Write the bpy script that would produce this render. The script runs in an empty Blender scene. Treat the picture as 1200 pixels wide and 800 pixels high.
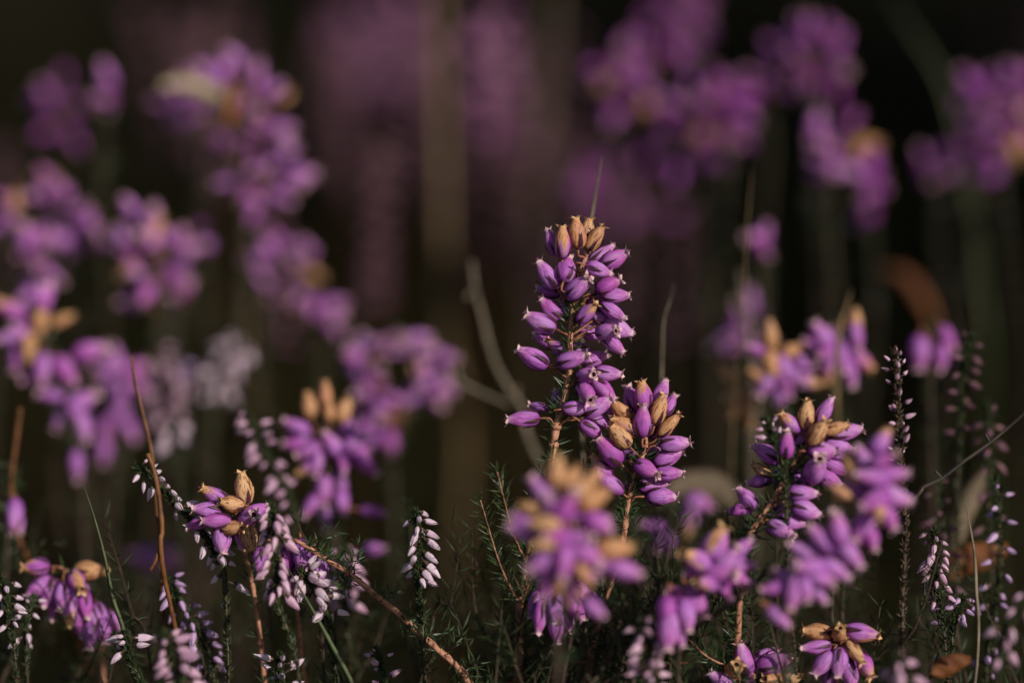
import bpy, math, random
from mathutils import Vector, Matrix
random.seed(7)
PI = math.pi
sc = bpy.context.scene
COL = sc.collection
SC = 0.01            # everything below is written in centimetres and scaled to metres at the end

# ------------------------------------------------------------------ camera
LENS = 87.8
PITCH = math.radians(14)
FW = Vector((0, math.cos(PITCH), -math.sin(PITCH)))
RT = Vector((1, 0, 0))
UP = Vector((0, math.sin(PITCH), math.cos(PITCH)))
FOCUS = 50.0
CAM = Vector((0, 0, 29)) - FW * FOCUS
cd = bpy.data.cameras.new('camera'); cam = bpy.data.objects.new('camera', cd); COL.objects.link(cam)
cam.location = CAM * SC
cam.rotation_euler = (PI / 2 - PITCH, 0, 0)
cd.lens = LENS; cd.sensor_width = 36; cd.clip_start = 0.01; cd.clip_end = 500
cd.dof.use_dof = True; cd.dof.focus_distance = FOCUS * SC
cd.dof.aperture_fstop = 3.5; cd.dof.aperture_blades = 0
sc.camera = cam

# ------------------------------------------------------------------ light
SUN_DIR = Vector((0.60, -0.64, 0.52)).normalized()      # towards the sun: right of and behind the camera, low
w = bpy.data.worlds.new('World'); sc.world = w; w.use_nodes = True
nt = w.node_tree; nt.nodes.clear()
sky = nt.nodes.new('ShaderNodeTexSky'); sky.sky_type = 'NISHITA'; sky.sun_disc = False
elev = math.asin(SUN_DIR.z); sky.sun_elevation = elev
sky.sun_rotation = math.atan2(SUN_DIR.x, SUN_DIR.y)
bg = nt.nodes.new('ShaderNodeBackground'); bg.inputs[1].default_value = 0.07
wo = nt.nodes.new('ShaderNodeOutputWorld')
nt.links.new(sky.outputs[0], bg.inputs[0]); nt.links.new(bg.outputs[0], wo.inputs[0])
sl = bpy.data.lights.new('sun', 'SUN'); sl.energy = 4.5; sl.angle = math.radians(1.0); sl.color = (1.0, 0.95, 0.89)
so = bpy.data.objects.new('sun', sl); COL.objects.link(so)
so.rotation_euler = SUN_DIR.to_track_quat('Z', 'Y').to_euler()
so.location = SUN_DIR * 3
vs = sc.view_settings; vs.view_transform = 'Standard'; vs.look = 'None'; vs.gamma = 1; vs.exposure = -0.06
vs.use_curve_mapping = False

# ------------------------------------------------------------------ helpers
def at(px, py, d):
    k = 36 / (LENS * 1200)
    return CAM + FW * d + RT * ((px - 600) * k * d) + UP * ((400 - py) * k * d)

def rnd(a, b): return random.uniform(a, b)

class MB:
    def __init__(s): s.v = []; s.f = []; s.m = []
    def mesh(s, name, mats, smooth=True, org=None):
        me = bpy.data.meshes.new(name)
        vs_ = [(p[0] - org[0], p[1] - org[1], p[2] - org[2]) for p in s.v] if org is not None else [tuple(p) for p in s.v]
        me.from_pydata(vs_, [], s.f)
        for m in mats: me.materials.append(m)
        me.polygons.foreach_set('material_index', s.m)
        if smooth: me.polygons.foreach_set('use_smooth', [True] * len(s.f))
        me.update(); return me
    def add(s, o, mat=None, off=0):
        b = len(s.v)
        s.v += [mat @ Vector(p) for p in o.v] if mat is not None else list(o.v)
        s.f += [tuple(i + b for i in f) for f in o.f]; s.m += [m + off for m in o.m]

def tube(mb, pts, rad, sides=6, mi=0, cap=True, rough=0.0):
    pts = [Vector(p) for p in pts]; n = len(pts); b = len(mb.v)
    t0 = (pts[1] - pts[0]).normalized()
    a = t0.orthogonal().normalized()
    for i in range(n):
        t = (pts[min(i + 1, n - 1)] - pts[max(i - 1, 0)]).normalized()
        a = (a - t * a.dot(t)).normalized(); c = t.cross(a)
        for k in range(sides):
            q = 2 * PI * k / sides
            r = rad[i] * (1 + rnd(-rough, rough))
            mb.v.append(pts[i] + (a * math.cos(q) + c * math.sin(q)) * r)
    for i in range(n - 1):
        for k in range(sides):
            k2 = (k + 1) % sides
            mb.f.append((b + i * sides + k, b + i * sides + k2, b + (i + 1) * sides + k2, b + (i + 1) * sides + k)); mb.m.append(mi)
    if cap:
        mb.f.append(tuple(b + (n - 1) * sides + k for k in range(sides))); mb.m.append(mi)
        mb.f.append(tuple(b + k for k in reversed(range(sides)))); mb.m.append(mi)

def smooth_path(P, per=4):
    P = [Vector(p) for p in P]
    if len(P) < 3: return [P[0].lerp(P[-1], i / per) for i in range(per + 1)]
    out = []
    E = [P[0] * 2 - P[1]] + P + [P[-1] * 2 - P[-2]]
    for i in range(1, len(E) - 2):
        p0, p1, p2, p3 = E[i - 1:i + 3]
        for j in range(per):
            t = j / per
            out.append(0.5 * ((2 * p1) + (p2 - p0) * t + (2 * p0 - 5 * p1 + 4 * p2 - p3) * t * t + (3 * p1 - p0 - 3 * p2 + p3) * t ** 3))
    out.append(P[-1]); return out

def needle(mb, p, d, L, wd, mi=0, bend=0.15):
    """one narrow heath leaf: a tapering keeled blade"""
    d = d.normalized(); s = d.orthogonal().normalized()
    s = (Matrix.Rotation(rnd(0, 6.28), 3, d) @ s); u = d.cross(s)
    b = len(mb.v)
    bv = Vector((0, 0, 1)) * bend * L
    mb.v += [p, p + d * L * .4 + s * wd - bv * .1, p + d * L * .4 - s * wd - bv * .1, p + d * L * .45 + u * wd * .7, p + d * L + bv]
    mb.f += [(b, b + 1, b + 3), (b, b + 3, b + 2), (b + 1, b + 4, b + 3), (b + 3, b + 4, b + 2), (b + 1, b, b + 2), (b + 4, b + 1, b + 2)]
    mb.m += [mi] * 6

def link(name, me, parent=None, loc=(0, 0, 0), **props):
    o = bpy.data.objects.new(name, me); COL.objects.link(o); o.location = loc
    if parent is not None: o.parent = parent
    for k, v in props.items():
        if v is not None: o[k] = v
    return o

def thing(name, label, cat, loc, group=None):
    return link(name, None, None, loc, label=label, category=cat, group=group)

# ------------------------------------------------------------------ materials
def mat(name):
    m = bpy.data.materials.new(name); m.use_nodes = True; t = m.node_tree; t.nodes.clear()
    return m, t
def N(t, typ, **k):
    n = t.nodes.new(typ)
    for a, b in k.items(): setattr(n, a, b)
    return n
def mixc(t, fac, a, b, mode='MIX'):
    n = t.nodes.new('ShaderNodeMix'); n.data_type = 'RGBA'; n.blend_type = mode
    for s, v in ((n.inputs[0], fac), (n.inputs[6], a), (n.inputs[7], b)):
        if isinstance(v, (int, float)): s.default_value = v
        elif isinstance(v, tuple): s.default_value = (*v, 1)
        else: t.links.new(v, s)
    return n.outputs[2]
def ramp(t, src, stops):
    r = N(t, 'ShaderNodeValToRGB'); e = r.color_ramp.elements
    while len(e) < len(stops): e.new(0.5)
    for el, (p, c) in zip(e, stops):
        el.position = p; el.color = (*c, 1) if isinstance(c, tuple) else (c, c, c, 1)
    t.links.new(src, r.inputs[0]); return r.outputs[0]
def noise(t, vec, scale, detail=3, rough=.55):
    n = N(t, 'ShaderNodeTexNoise'); n.inputs['Scale'].default_value = scale; n.inputs['Detail'].default_value = detail
    n.inputs['Roughness'].default_value = rough
    t.links.new(vec, n.inputs['Vector']); return n.outputs[0]
def maprange(t, v, a, b, c=0., d=1.):
    n = N(t, 'ShaderNodeMapRange'); n.inputs[1].default_value = a; n.inputs[2].default_value = b
    n.inputs[3].default_value = c; n.inputs[4].default_value = d; t.links.new(v, n.inputs[0]); return n.outputs[0]
def finish(t, col, rough=.5, trans=0.0, bump=None, bstr=.3, bdist=.0001, spec=.4, tcol=None):
    p = N(t, 'ShaderNodeBsdfPrincipled'); p.inputs['Roughness'].default_value = rough
    p.inputs['Specular IOR Level'].default_value = spec
    if isinstance(col, tuple): p.inputs['Base Color'].default_value = (*col, 1)
    else: t.links.new(col, p.inputs['Base Color'])
    if bump is not None:
        b = N(t, 'ShaderNodeBump'); b.inputs['Strength'].default_value = bstr; b.inputs['Distance'].default_value = bdist
        t.links.new(bump, b.inputs['Height']); t.links.new(b.outputs[0], p.inputs['Normal'])
    out = N(t, 'ShaderNodeOutputMaterial'); res = p.outputs[0]
    if trans > 0:
        tr = N(t, 'ShaderNodeBsdfTranslucent')
        c2 = tcol if tcol is not None else col
        if isinstance(c2, tuple): tr.inputs[0].default_value = (*c2, 1)
        else: t.links.new(c2, tr.inputs[0])
        mx = N(t, 'ShaderNodeMixShader'); mx.inputs[0].default_value = trans
        t.links.new(p.outputs[0], mx.inputs[1]); t.links.new(tr.outputs[0], mx.inputs[2]); res = mx.outputs[0]
    t.links.new(res, out.inputs[0])

FL = 0.0062   # corolla length in metres
def corolla_mat(name, kind):
    m, t = mat(name)
    tc = N(t, 'ShaderNodeTexCoord'); oi = N(t, 'ShaderNodeObjectInfo')
    sx = N(t, 'ShaderNodeSeparateXYZ'); t.links.new(tc.outputs['Object'], sx.inputs[0])
    z = maprange(t, sx.outputs[2], 0, FL)
    # lengthwise streaks: stretch the noise along the flower
    mp = N(t, 'ShaderNodeMapping'); mp.inputs['Scale'].default_value = (1, 1, .16); t.links.new(tc.outputs['Object'], mp.inputs[0])
    ad = N(t, 'ShaderNodeVectorMath'); ad.operation = 'ADD'; t.links.new(mp.outputs[0], ad.inputs[0])
    sv = N(t, 'ShaderNodeVectorMath'); sv.operation = 'SCALE'; sv.inputs[0].default_value = (.7, .9, .4); t.links.new(oi.outputs['Random'], sv.inputs['Scale'])
    t.links.new(sv.outputs[0], ad.inputs[1])
    st = noise(t, ad.outputs[0], 2400, 3); blot = noise(t, ad.outputs[0], 420, 2)
    fresh = ramp(t, z, [(0, (.36, .07, .40)), (.2, (.52, .18, .60)), (.5, (.68, .27, .72)), (.8, (.72, .25, .62)), (.93, (.80, .52, .58))])
    mag = ramp(t, z, [(0, (.34, .04, .31)), (.4, (.58, .12, .54)), (.8, (.66, .14, .50)), (.95, (.68, .38, .44))])
    fresh = mixc(t, maprange(t, oi.outputs['Random'], .3, .95, 0, 1), fresh, mag)
    fresh = mixc(t, maprange(t, st, .43, .62, 0, .7), fresh, (.34, .085, .36))
    fresh = mixc(t, maprange(t, blot, .5, .7, 0, .45), fresh, (.76, .46, .78))
    tan = ramp(t, st, [(.38, (.20, .07, .03)), (.45, (.70, .38, .16)), (.56, (.86, .54, .30)), (.62, (.74, .42, .19)), (.68, (.30, .12, .05))])
    tan = mixc(t, maprange(t, oi.outputs['Random'], 0, 1, 0, .6), tan, (.70, .30, .13))
    if kind == 'dimmed':
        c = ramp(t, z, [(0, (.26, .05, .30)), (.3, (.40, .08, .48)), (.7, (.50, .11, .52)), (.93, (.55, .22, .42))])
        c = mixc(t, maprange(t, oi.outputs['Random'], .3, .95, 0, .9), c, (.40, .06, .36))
    elif kind == 'fresh': c = fresh
    elif kind == 'withered':
        c = mixc(t, maprange(t, blot, .58, .72, 0, .5), tan, (.45, .16, .22))
    else:
        f = N(t, 'ShaderNodeMath'); f.operation = 'ADD'; t.links.new(maprange(t, z, .2, .9, -.25, .45), f.inputs[0]); t.links.new(maprange(t, blot, .3, .7), f.inputs[1])
        c = mixc(t, maprange(t, f.outputs[0], .6, .92), fresh, tan)
    finish(t, c, .55, .4, st, .8, .0002, .3)
    return m
M_fresh = corolla_mat('fresh_corolla', 'fresh')
M_dimmed = corolla_mat('dimmed_corolla', 'dimmed')  # fresh corolla for far sprigs, with dimmer light put into the colour
M_part = corolla_mat('browning_corolla', 'part')
M_with = corolla_mat('withered_corolla', 'withered')

def simple(name, c1, c2, scale, rough=.6, trans=0, c3=None, bstr=.4, spec=.3, rand=0):
    m, t = mat(name); tc = N(t, 'ShaderNodeTexCoord')
    n = noise(t, tc.outputs['Object'], scale, 4)
    c = ramp(t, n, [(.3, c1), (.55, c2)] + ([(.75, c3)] if c3 else []))
    if rand:
        g = N(t, 'ShaderNodeNewGeometry')
        c = mixc(t, maprange(t, g.outputs['Random Per Island'], 0, 1, 0, rand), c, c3 or c2)
    finish(t, c, rough, trans, n, bstr, .0002, spec); return m
M_throat = simple('flower_throat', (.10, .02, .05), (.20, .05, .08), 900)
M_lip = simple('flower_lip', (.62, .34, .42), (.72, .48, .46), 1500, .5, .2)
M_tanlip = simple('dry_lip', (.45, .22, .08), (.68, .42, .2), 1500, .6, .15)
M_sepal = simple('sepal', (.03, .008, .022), (.08, .02, .04), 1200, .5, .1, (.05, .04, .015))
M_stalk = simple('flower_stalk', (.12, .035, .02), (.30, .11, .06), 900, .6)
M_stem = simple('stem_bark', (.18, .07, .04), (.42, .19, .11), 700, .7, 0, (.50, .27, .17), .9)
M_wood = simple('woody_stem', (.02, .014, .008), (.05, .03, .018), 500, .8, 0, (.09, .055, .035), .9)
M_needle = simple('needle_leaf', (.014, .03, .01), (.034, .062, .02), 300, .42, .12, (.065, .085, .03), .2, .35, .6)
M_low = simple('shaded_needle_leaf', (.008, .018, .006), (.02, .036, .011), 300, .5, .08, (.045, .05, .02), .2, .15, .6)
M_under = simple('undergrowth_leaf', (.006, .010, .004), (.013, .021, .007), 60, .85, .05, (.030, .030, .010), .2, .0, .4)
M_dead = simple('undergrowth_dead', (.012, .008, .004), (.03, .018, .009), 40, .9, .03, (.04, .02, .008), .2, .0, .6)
M_bud = simple('ling_bud', (.50, .30, .40), (.66, .48, .56), 900, .5, .25, (.76, .64, .67), .2, .4, .5)
M_budpink = simple('ling_bud_pink', (.45, .18, .32), (.60, .34, .46), 900, .45, .25, (.74, .54, .60), .2, .4, .5)
M_budblue = simple('ling_bud_lilac', (.42, .22, .42), (.52, .32, .54), 900, .45, .25, (.66, .48, .64), .2, .4, .5)
M_faded = simple('faded_ling', (.09, .035, .065), (.18, .075, .12), 300, .7, .2, (.24, .12, .12), .2, .3, .6)
M_bract = simple('bract', (.02, .02, .01), (.06, .035, .02), 900, .5, 0, (.16, .09, .04))
M_grass = simple('green_grass', (.04, .055, .018), (.08, .095, .035), 200, .5, .15, (.14, .13, .06))
M_straw = simple('dry_straw', (.10, .065, .03), (.20, .13, .06), 200, .6, .1, (.3, .2, .1))
M_brown = simple('brown_stalk', (.06, .022, .008), (.16, .06, .018), 300, .6, .05, (.26, .11, .04))
M_greytwig = simple('grey_twig', (.07, .055, .035), (.15, .115, .075), 300, .75, 0, (.24, .19, .13), .8)
M_darktwig = simple('dark_twig', (.02, .015, .012), (.05, .035, .025), 300, .6)
M_orange = simple('orange_dead_leaf', (.24, .07, .012), (.42, .15, .03), 100, .6, .25, (.5, .24, .06))
M_pale = simple('pale_dead_leaf', (.34, .25, .13), (.5, .4, .24), 100, .6, .2, (.56, .47, .3))
M_dull = simple('dull_dead_leaf', (.05, .035, .02), (.14, .10, .06), 90, .7, .1, (.2, .15, .09))
M_rust = simple('rusty_dead_leaf', (.07, .02, .006), (.18, .06, .015), 100, .7, .15, (.24, .09, .03))

# ------------------------------------------------------------------ ground
def ground_z(x, y):
    return 1.2 * math.sin(x * .031 + 1) * math.cos(y * .027) + .6 * math.sin(x * .09 + y * .07)
def ground():
    mb = MB()
    def axis(): 
        a = [-20000, -6000, -2000, -900] + [-600 + 12 * i for i in range(101)] + [900, 2000, 6000, 20000]
        return a
    A = axis(); n = len(A)
    for y in A:
        for x in A: mb.v.append((x, y, ground_z(x, y)))
    for j in range(n - 1):
        for i in range(n - 1):
            mb.f.append((j * n + i, j * n + i + 1, (j + 1) * n + i + 1, (j + 1) * n + i)); mb.m.append(0)
    m, t = mat('peaty_soil'); tc = N(t, 'ShaderNodeTexCoord')
    a = noise(t, tc.outputs['Object'], 9, 6); b = noise(t, tc.outputs['Object'], 120, 5)
    c = ramp(t, a, [(.35, (.007, .006, .004)), (.55, (.016, .012, .007)), (.7, (.012, .015, .006))])
    c = mixc(t, maprange(t, b, .5, .75, 0, .6), c, (.035, .02, .01))
    finish(t, c, .95, 0, b, .8, .004, .03)
    link('ground', mb.mesh('ground', [m]), kind='structure')
ground()

# ------------------------------------------------------------------ bell flower meshes
def corolla(seed, kind, seg=16, hi=True):
    r_ = random.Random(seed); mb = MB()
    L = .63; W = .172 * r_.uniform(.92, 1.08)
    prof = [(0, .15), (.03, .52), (.10, .78), (.22, .94), (.36, 1.0), (.5, .98), (.64, .87), (.76, .70), (.87, .50), (.94, .42)]
    if not hi: prof = [prof[i] for i in (0, 2, 4, 6, 8, 9)]
    bend = r_.uniform(-.05, .05); ph = r_.uniform(0, 6.28); wob = .05; cr = r_.uniform(.02, .07); dent = r_.choice((0, .1, .18))
    rib = .05 if kind != 'withered' else .085
    def P(z, r, q):
        rr = r * W * (1 + rib * math.cos(4 * q * (1 if kind == 'fresh' else 2)) + wob * math.sin(2 * q + ph + z * 4) + cr * math.sin(3 * q + ph * 2) * math.sin(5 * z + ph) - dent * max(0, math.cos(q - ph)) ** 6 * math.sin(PI * min(1, z * 1.1)) + (.04 * math.sin(9 * q + 14 * z + ph) if kind == 'withered' else 0))
        return Vector((rr * math.cos(q) + bend * z * z, rr * math.sin(q), z * L))
    R = len(prof)
    for z, r in prof:
        for k in range(seg): mb.v.append(P(z, r, 2 * PI * k / seg))
    for i in range(R - 1):
        for k in range(seg):
            k2 = (k + 1) % seg
            mb.f.append((i * seg + k, i * seg + k2, (i + 1) * seg + k2, (i + 1) * seg + k)); mb.m.append(0)
    # four lobes round the mouth, each flaring to a point
    qseg = seg // 4; base = (R - 1) * seg
    for j in range(4):
        fl = r_.uniform(.75, 1.25) * (1 if kind != 'withered' else r_.uniform(.5, 1.3)); drp = r_.uniform(-.02, .05)
        q0 = 2 * PI * (j * qseg) / seg; q1 = 2 * PI * ((j + 1) * qseg) / seg; qm = (q0 + q1) / 2
        b = len(mb.v)
        n = qseg + 1
        for k in range(n):
            q = q0 + (q1 - q0) * k / qseg
            q = qm + (q - qm) * .72
            mb.v.append(P(.985, .50 * (.9 + .25 * fl), q))
        tip = len(mb.v); mb.v.append(P(1.05 - drp, .50 + .42 * fl, qm))
        for k in range(qseg):
            a0 = base + (j * qseg + k) % seg; a1 = base + (j * qseg + k + 1) % seg
            mb.f.append((a0, a1, b + k + 1, b + k)); mb.m.append(1)
            mb.f.append((b + k, b + k + 1, tip)); mb.m.append(1)
    # inner throat
    b = len(mb.v)
    for z, r in ((.925, .30), (.8, .33), (.6, .5)):
        for k in range(seg): mb.v.append(P(z, r, 2 * PI * k / seg))
    for k in range(seg):
        k2 = (k + 1) % seg
        mb.f.append((base + k, base + k2, b + k2, b + k)); mb.m.append(1)
        mb.f.append((b + k, b + k2, b + seg + k2, b + seg + k)); mb.m.append(2)
        mb.f.append((b + seg + k, b + seg + k2, b + 2 * seg + k2, b + 2 * seg + k)); mb.m.append(2)
    mb.f.append(tuple(b + 2 * seg + k for k in range(seg))); mb.m.append(2)
    if hi and r_.random() < .6:     # a style pushing out of the mouth
        tube(mb, [P(.7, 0, 0), P(.95, .03, 1), P(1.08, .1, 1)], [.012, .012, .02], 4, 2)
    return mb
def calyx(seed):
    r_ = random.Random(seed); mb = MB()
    tube(mb, [(0, 0, -.03), (0, 0, .0), (0, 0, .015)], [.022, .05, .035], 6)
    for j in range(4):
        q = PI / 2 * j + PI / 4 + r_.uniform(-.12, .12); Ln = r_.uniform(.24, .36)
        out = Vector((math.cos(q), math.sin(q), 0)); s = Vector((-math.sin(q), math.cos(q), 0)); b = len(mb.v)
        for z, r, wd in ((0, .03, .02), (.05, .135, .046), (.15, .183, .04), (Ln, .2 + r_.uniform(0, .03), .003)):
            c = out * r + Vector((0, 0, z)); mb.v += [c - s * wd - out * .004, c + out * .012, c + s * wd - out * .004]
        for i in range(3):
            for k in range(2):
                mb.f.append((b + i * 3 + k, b + i * 3 + k + 1, b + i * 3 + k + 4, b + i * 3 + k + 3)); mb.m.append(0)
    return mb
KM = {'fresh': [M_fresh, M_lip, M_throat], 'part': [M_part, M_tanlip, M_throat], 'withered': [M_with, M_tanlip, M_throat]}
HI = {k: [corolla(s, k).mesh('bell_corolla', KM[k]) for s in range(8)] for k in KM}
LOB = {k: [corolla(s, k, 8, False) for s in range(3)] for k in KM}
LO = {k: [b.mesh('bell_corolla_plain', KM[k]) for b in LOB[k]] for k in KM}
LOD = {**LO, 'fresh': [b.mesh('bell_corolla_dimmed', [M_dimmed, M_lip, M_throat]) for b in LOB['fresh']]}
CAL = [calyx(s).mesh('bell_calyx', [M_sepal]) for s in range(3)]
CODE = {'f': 'fresh', 'p': 'part', 'w': 'withered'}
FLAB = {'p': 'purple bell flower browning at the mouth', 'w': 'withered tan bell flower'}

def path_to_ground(pts, lean=None):
    """carry a stem seen in the photo on down to the ground"""
    e = pts[-1]; d = (pts[-1] - pts[-2]).normalized()
    if d.z > -.3: d = Vector((d.x * .5, d.y, -.6)).normalized()
    gx = e.x + d.x * 5 + rnd(-1.5, 1.5); gy = e.y + rnd(.5, 3)
    g = Vector((gx, gy, 0)); g.z = ground_z(g.x, g.y) - .2
    m1 = e + d * min(4, max(.5, e.z * .3)) + Vector((rnd(-.5, .5), 0, 0)); m1.y = e.y + .3
    m2 = m1.lerp(g, .5) + Vector((rnd(-1.2, 1.2), rnd(-.5, .5), 0))
    return [m1, m2, g]

def nearest(path, p, up=.25):
    best = min(range(len(path)), key=lambda i: (path[i] - p).length + max(0, (path[i] - p).z) * 1.2)
    return path[best]

def orient(axis, roll):
    q = axis.to_track_quat('Z', 'Y'); return (q.to_matrix() @ Matrix.Rotation(roll, 3, 'Z'))

def whorl(mb, p, t, n, L, wd=.024, spread=.9, rad=.03):
    a = t.orthogonal().normalized(); c = t.cross(a); q0 = rnd(0, 6.28)
    for k in range(n):
        q = q0 + 2 * PI * k / n + rnd(-.3, .3); o = a * math.cos(q) + c * math.sin(q)
        needle(mb, p + o * rad * .8, o * spread + t * rnd(.2, 1.0), L * rnd(.7, 1.15), wd, 0, rnd(-.05, .2))

def bell(label, stem, depth, flowers, hi=True, leaves=1.0, rtop=.035, rmid=.065, side=0, leafy=(0.0, 1.0), cat='bell heather'):
    """stem: pixels (x, y[, depth offset]) from the tip down; flowers: (x, y, image angle, tilt to viewer, kind, depth offset, scale)"""
    pts = [at(s[0], s[1], depth + (s[2] if len(s) > 2 else 0)) for s in stem]
    vis = smooth_path(pts, 5); nv = len(vis)
    full = smooth_path(pts + path_to_ground(pts), 5)
    root = full[-1].copy()
    r = thing('bell_heather', label, cat, root, 'bell heather sprigs in flower')
    mb = MB(); n = len(full); rad = []
    for i in range(n):
        u = i / (nv - 1) if i < nv else 1 + (i - nv) / max(1, (n - nv))
        rad.append(rtop + (rmid - rtop) * min(1, u * 1.2) + max(0, u - 1) * .05)
    tube(mb, full, rad, 8 if hi else 5, 0, True, .12 if hi else .05)
    for i in range(2, nv, 3):                     # leaf scars and knuckles
        if hi and random.random() < .25: tube(mb, [full[i] - Vector((0, 0, .04)), full[i] + Vector((0, 0, .04))], [rad[i] * 1.35, rad[i] * 1.3], 7)
    # leaves
    lm = MB()
    if leaves > 0:
        for i in range(1, n - 1):
            u = i / (nv - 1)
            if full[i].z < 8: continue
            t = (full[i - 1] - full[i + 1]).normalized()
            steps = 2 if hi else 1
            for s in range(steps):
                p = full[i].lerp(full[min(i + 1, n - 1)], s / steps)
                if u > leafy[0] and random.random() < leaves * (.55 if u < 1 else .9):
                    whorl(lm, p, t, 3 if u < 1 else 5, rnd(.3, .5), .022)
                if random.random() < leaves * .35 and u > .2:      # axillary tuft
                    for q in range(4 if not hi else 9):
                        o = Vector((rnd(-1, 1), rnd(-1, 1), rnd(-.2, 1)))
                        needle(lm, p + o * .06, o, rnd(.2, .38), .02)
        for s in range(side):                       # leafy side shoots low on the stem
            i = random.randrange(nv + 1, min(n - 6, nv + 10)); p = full[i]
            o = Vector((rnd(-1, 1), rnd(-.6, .6), rnd(.5, 1.3))).normalized(); Ls = rnd(1.0, 2.2)
            tip = p + o * Ls + Vector((0, 0, Ls * .25)); sp = smooth_path([p, p + o * Ls * .5, tip], 6)
            tube(mb, sp, [.03 - .02 * k / len(sp) for k in range(len(sp))], 4)
            for k in range(1, len(sp) - 1):
                t = (sp[k + 1] - sp[k]).normalized()
                for h in (0, .5): whorl(lm, sp[k].lerp(sp[k + 1], h), t, 4, rnd(.28, .45), .02, .8, .02)
            whorl(lm, sp[-1], o, 5, .3, .02, .3, .01)
    stalks = MB()
    for F in flowers:
        F = tuple(F) + (0, 0, 'f', 0, 1)[len(F) - 2:] if len(F) < 7 else F
        x, y, ang, tilt, k, dz, s = F
        s *= rnd(.9, 1.1) if hi else rnd(.85, 1.12)
        a = math.radians(ang); tl = math.radians(tilt)
        ax = (RT * math.cos(a) + UP * math.sin(a)) * math.cos(tl) - FW * math.sin(tl)
        c = at(x, y, depth + dz); b0 = c - ax * .31 * s
        M = orient(ax, rnd(0, 6.28))
        kk = CODE[k]
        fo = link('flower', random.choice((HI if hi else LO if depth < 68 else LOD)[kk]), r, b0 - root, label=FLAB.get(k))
        fo.rotation_euler = M.to_euler(); sx = s * rnd(.86, 1.1); fo.scale = (sx, sx, s)
        at0 = nearest(full[:nv + 5], b0 - Vector((0, 0, .15)))
        mid = b0 - ax * min(.22, (at0 - b0).length * .5)
        pp = smooth_path([at0, at0.lerp(mid, .6), mid, b0], 2)
        if hi:
            MI = Matrix.LocRotScale(b0, M, Vector((sx, sx, s))).inverted()
            pm = MB(); tube(pm, [MI @ p for p in pp], [.022] * len(pp), 5)
            link('flower_stalk', pm.mesh('flower_stalk', [M_stalk]), fo)
            link('calyx', random.choice(CAL), fo)
        else:
            tube(stalks, pp, [.025] * len(pp), 4, 0)
    if not hi and stalks.v:
        mb.add(stalks, off=1)
    link('stem', mb.mesh('heather_stem', [M_stem if hi else M_wood, M_stalk], org=root), r)
    if lm.v: link('needle_leaves', lm.mesh('needle_leaves', [M_needle], False, root), r, kind='stuff')
    return r

def cluster(stem, n, w=22, tan=.15, up=(75, -50), seed=0, depth=60):
    """flowers spaced round a stem for a sprig seen out of focus: whorls, turned up at the tip and down below"""
    r_ = random.Random(seed); out = []; n = int(n * .85); w = w * 1.08
    tan = tan * (.55 if depth > 61.5 else 1)
    L = [0]
    for a, b in zip(stem, stem[1:]): L.append(L[-1] + math.hypot(b[0] - a[0], b[1] - a[1]))
    k_cm = 36 / (LENS * 1200) * depth
    for i in range(n):
        u = (i + r_.random() * .8) / n; s = u * L[-1]
        j = max(q for q in range(len(L) - 1) if L[q] <= s) if s < L[-1] else len(L) - 2
        f = (s - L[j]) / max(1e-6, L[j + 1] - L[j]); x = stem[j][0] + (stem[j + 1][0] - stem[j][0]) * f; y = stem[j][1] + (stem[j + 1][1] - stem[j][1]) * f
        phi = i * 2.4 + r_.uniform(-.4, .4); e = math.radians(up[0] + (up[1] - up[0]) * u + r_.uniform(-15, 15))
        ww = w * (.5 + .5 * min(1, u * 3)) * r_.uniform(.6, 1.45)
        dx = math.cos(phi); dn = math.sin(phi)
        ang = math.degrees(math.atan2(math.sin(e), dx * math.cos(e))); tilt = math.degrees(math.asin(dn * math.cos(e)))
        k = 'w' if r_.random() < tan * (1.6 if u < .3 else .6) else ('p' if r_.random() < tan * .7 else 'f')
        out.append((x + dx * ww, y - math.sin(e) * 7 + r_.uniform(-7, 7), ang, tilt, k, -dn * ww * k_cm, 1))
    if depth > 61.5: out = [(a[0] + r_.gauss(0, w * .4), a[1] + r_.gauss(0, w * .3), a[2] + r_.uniform(-40, 40), a[3], a[4], a[5], r_.uniform(.75, 1.2)) for a in out]
    return out

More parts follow.
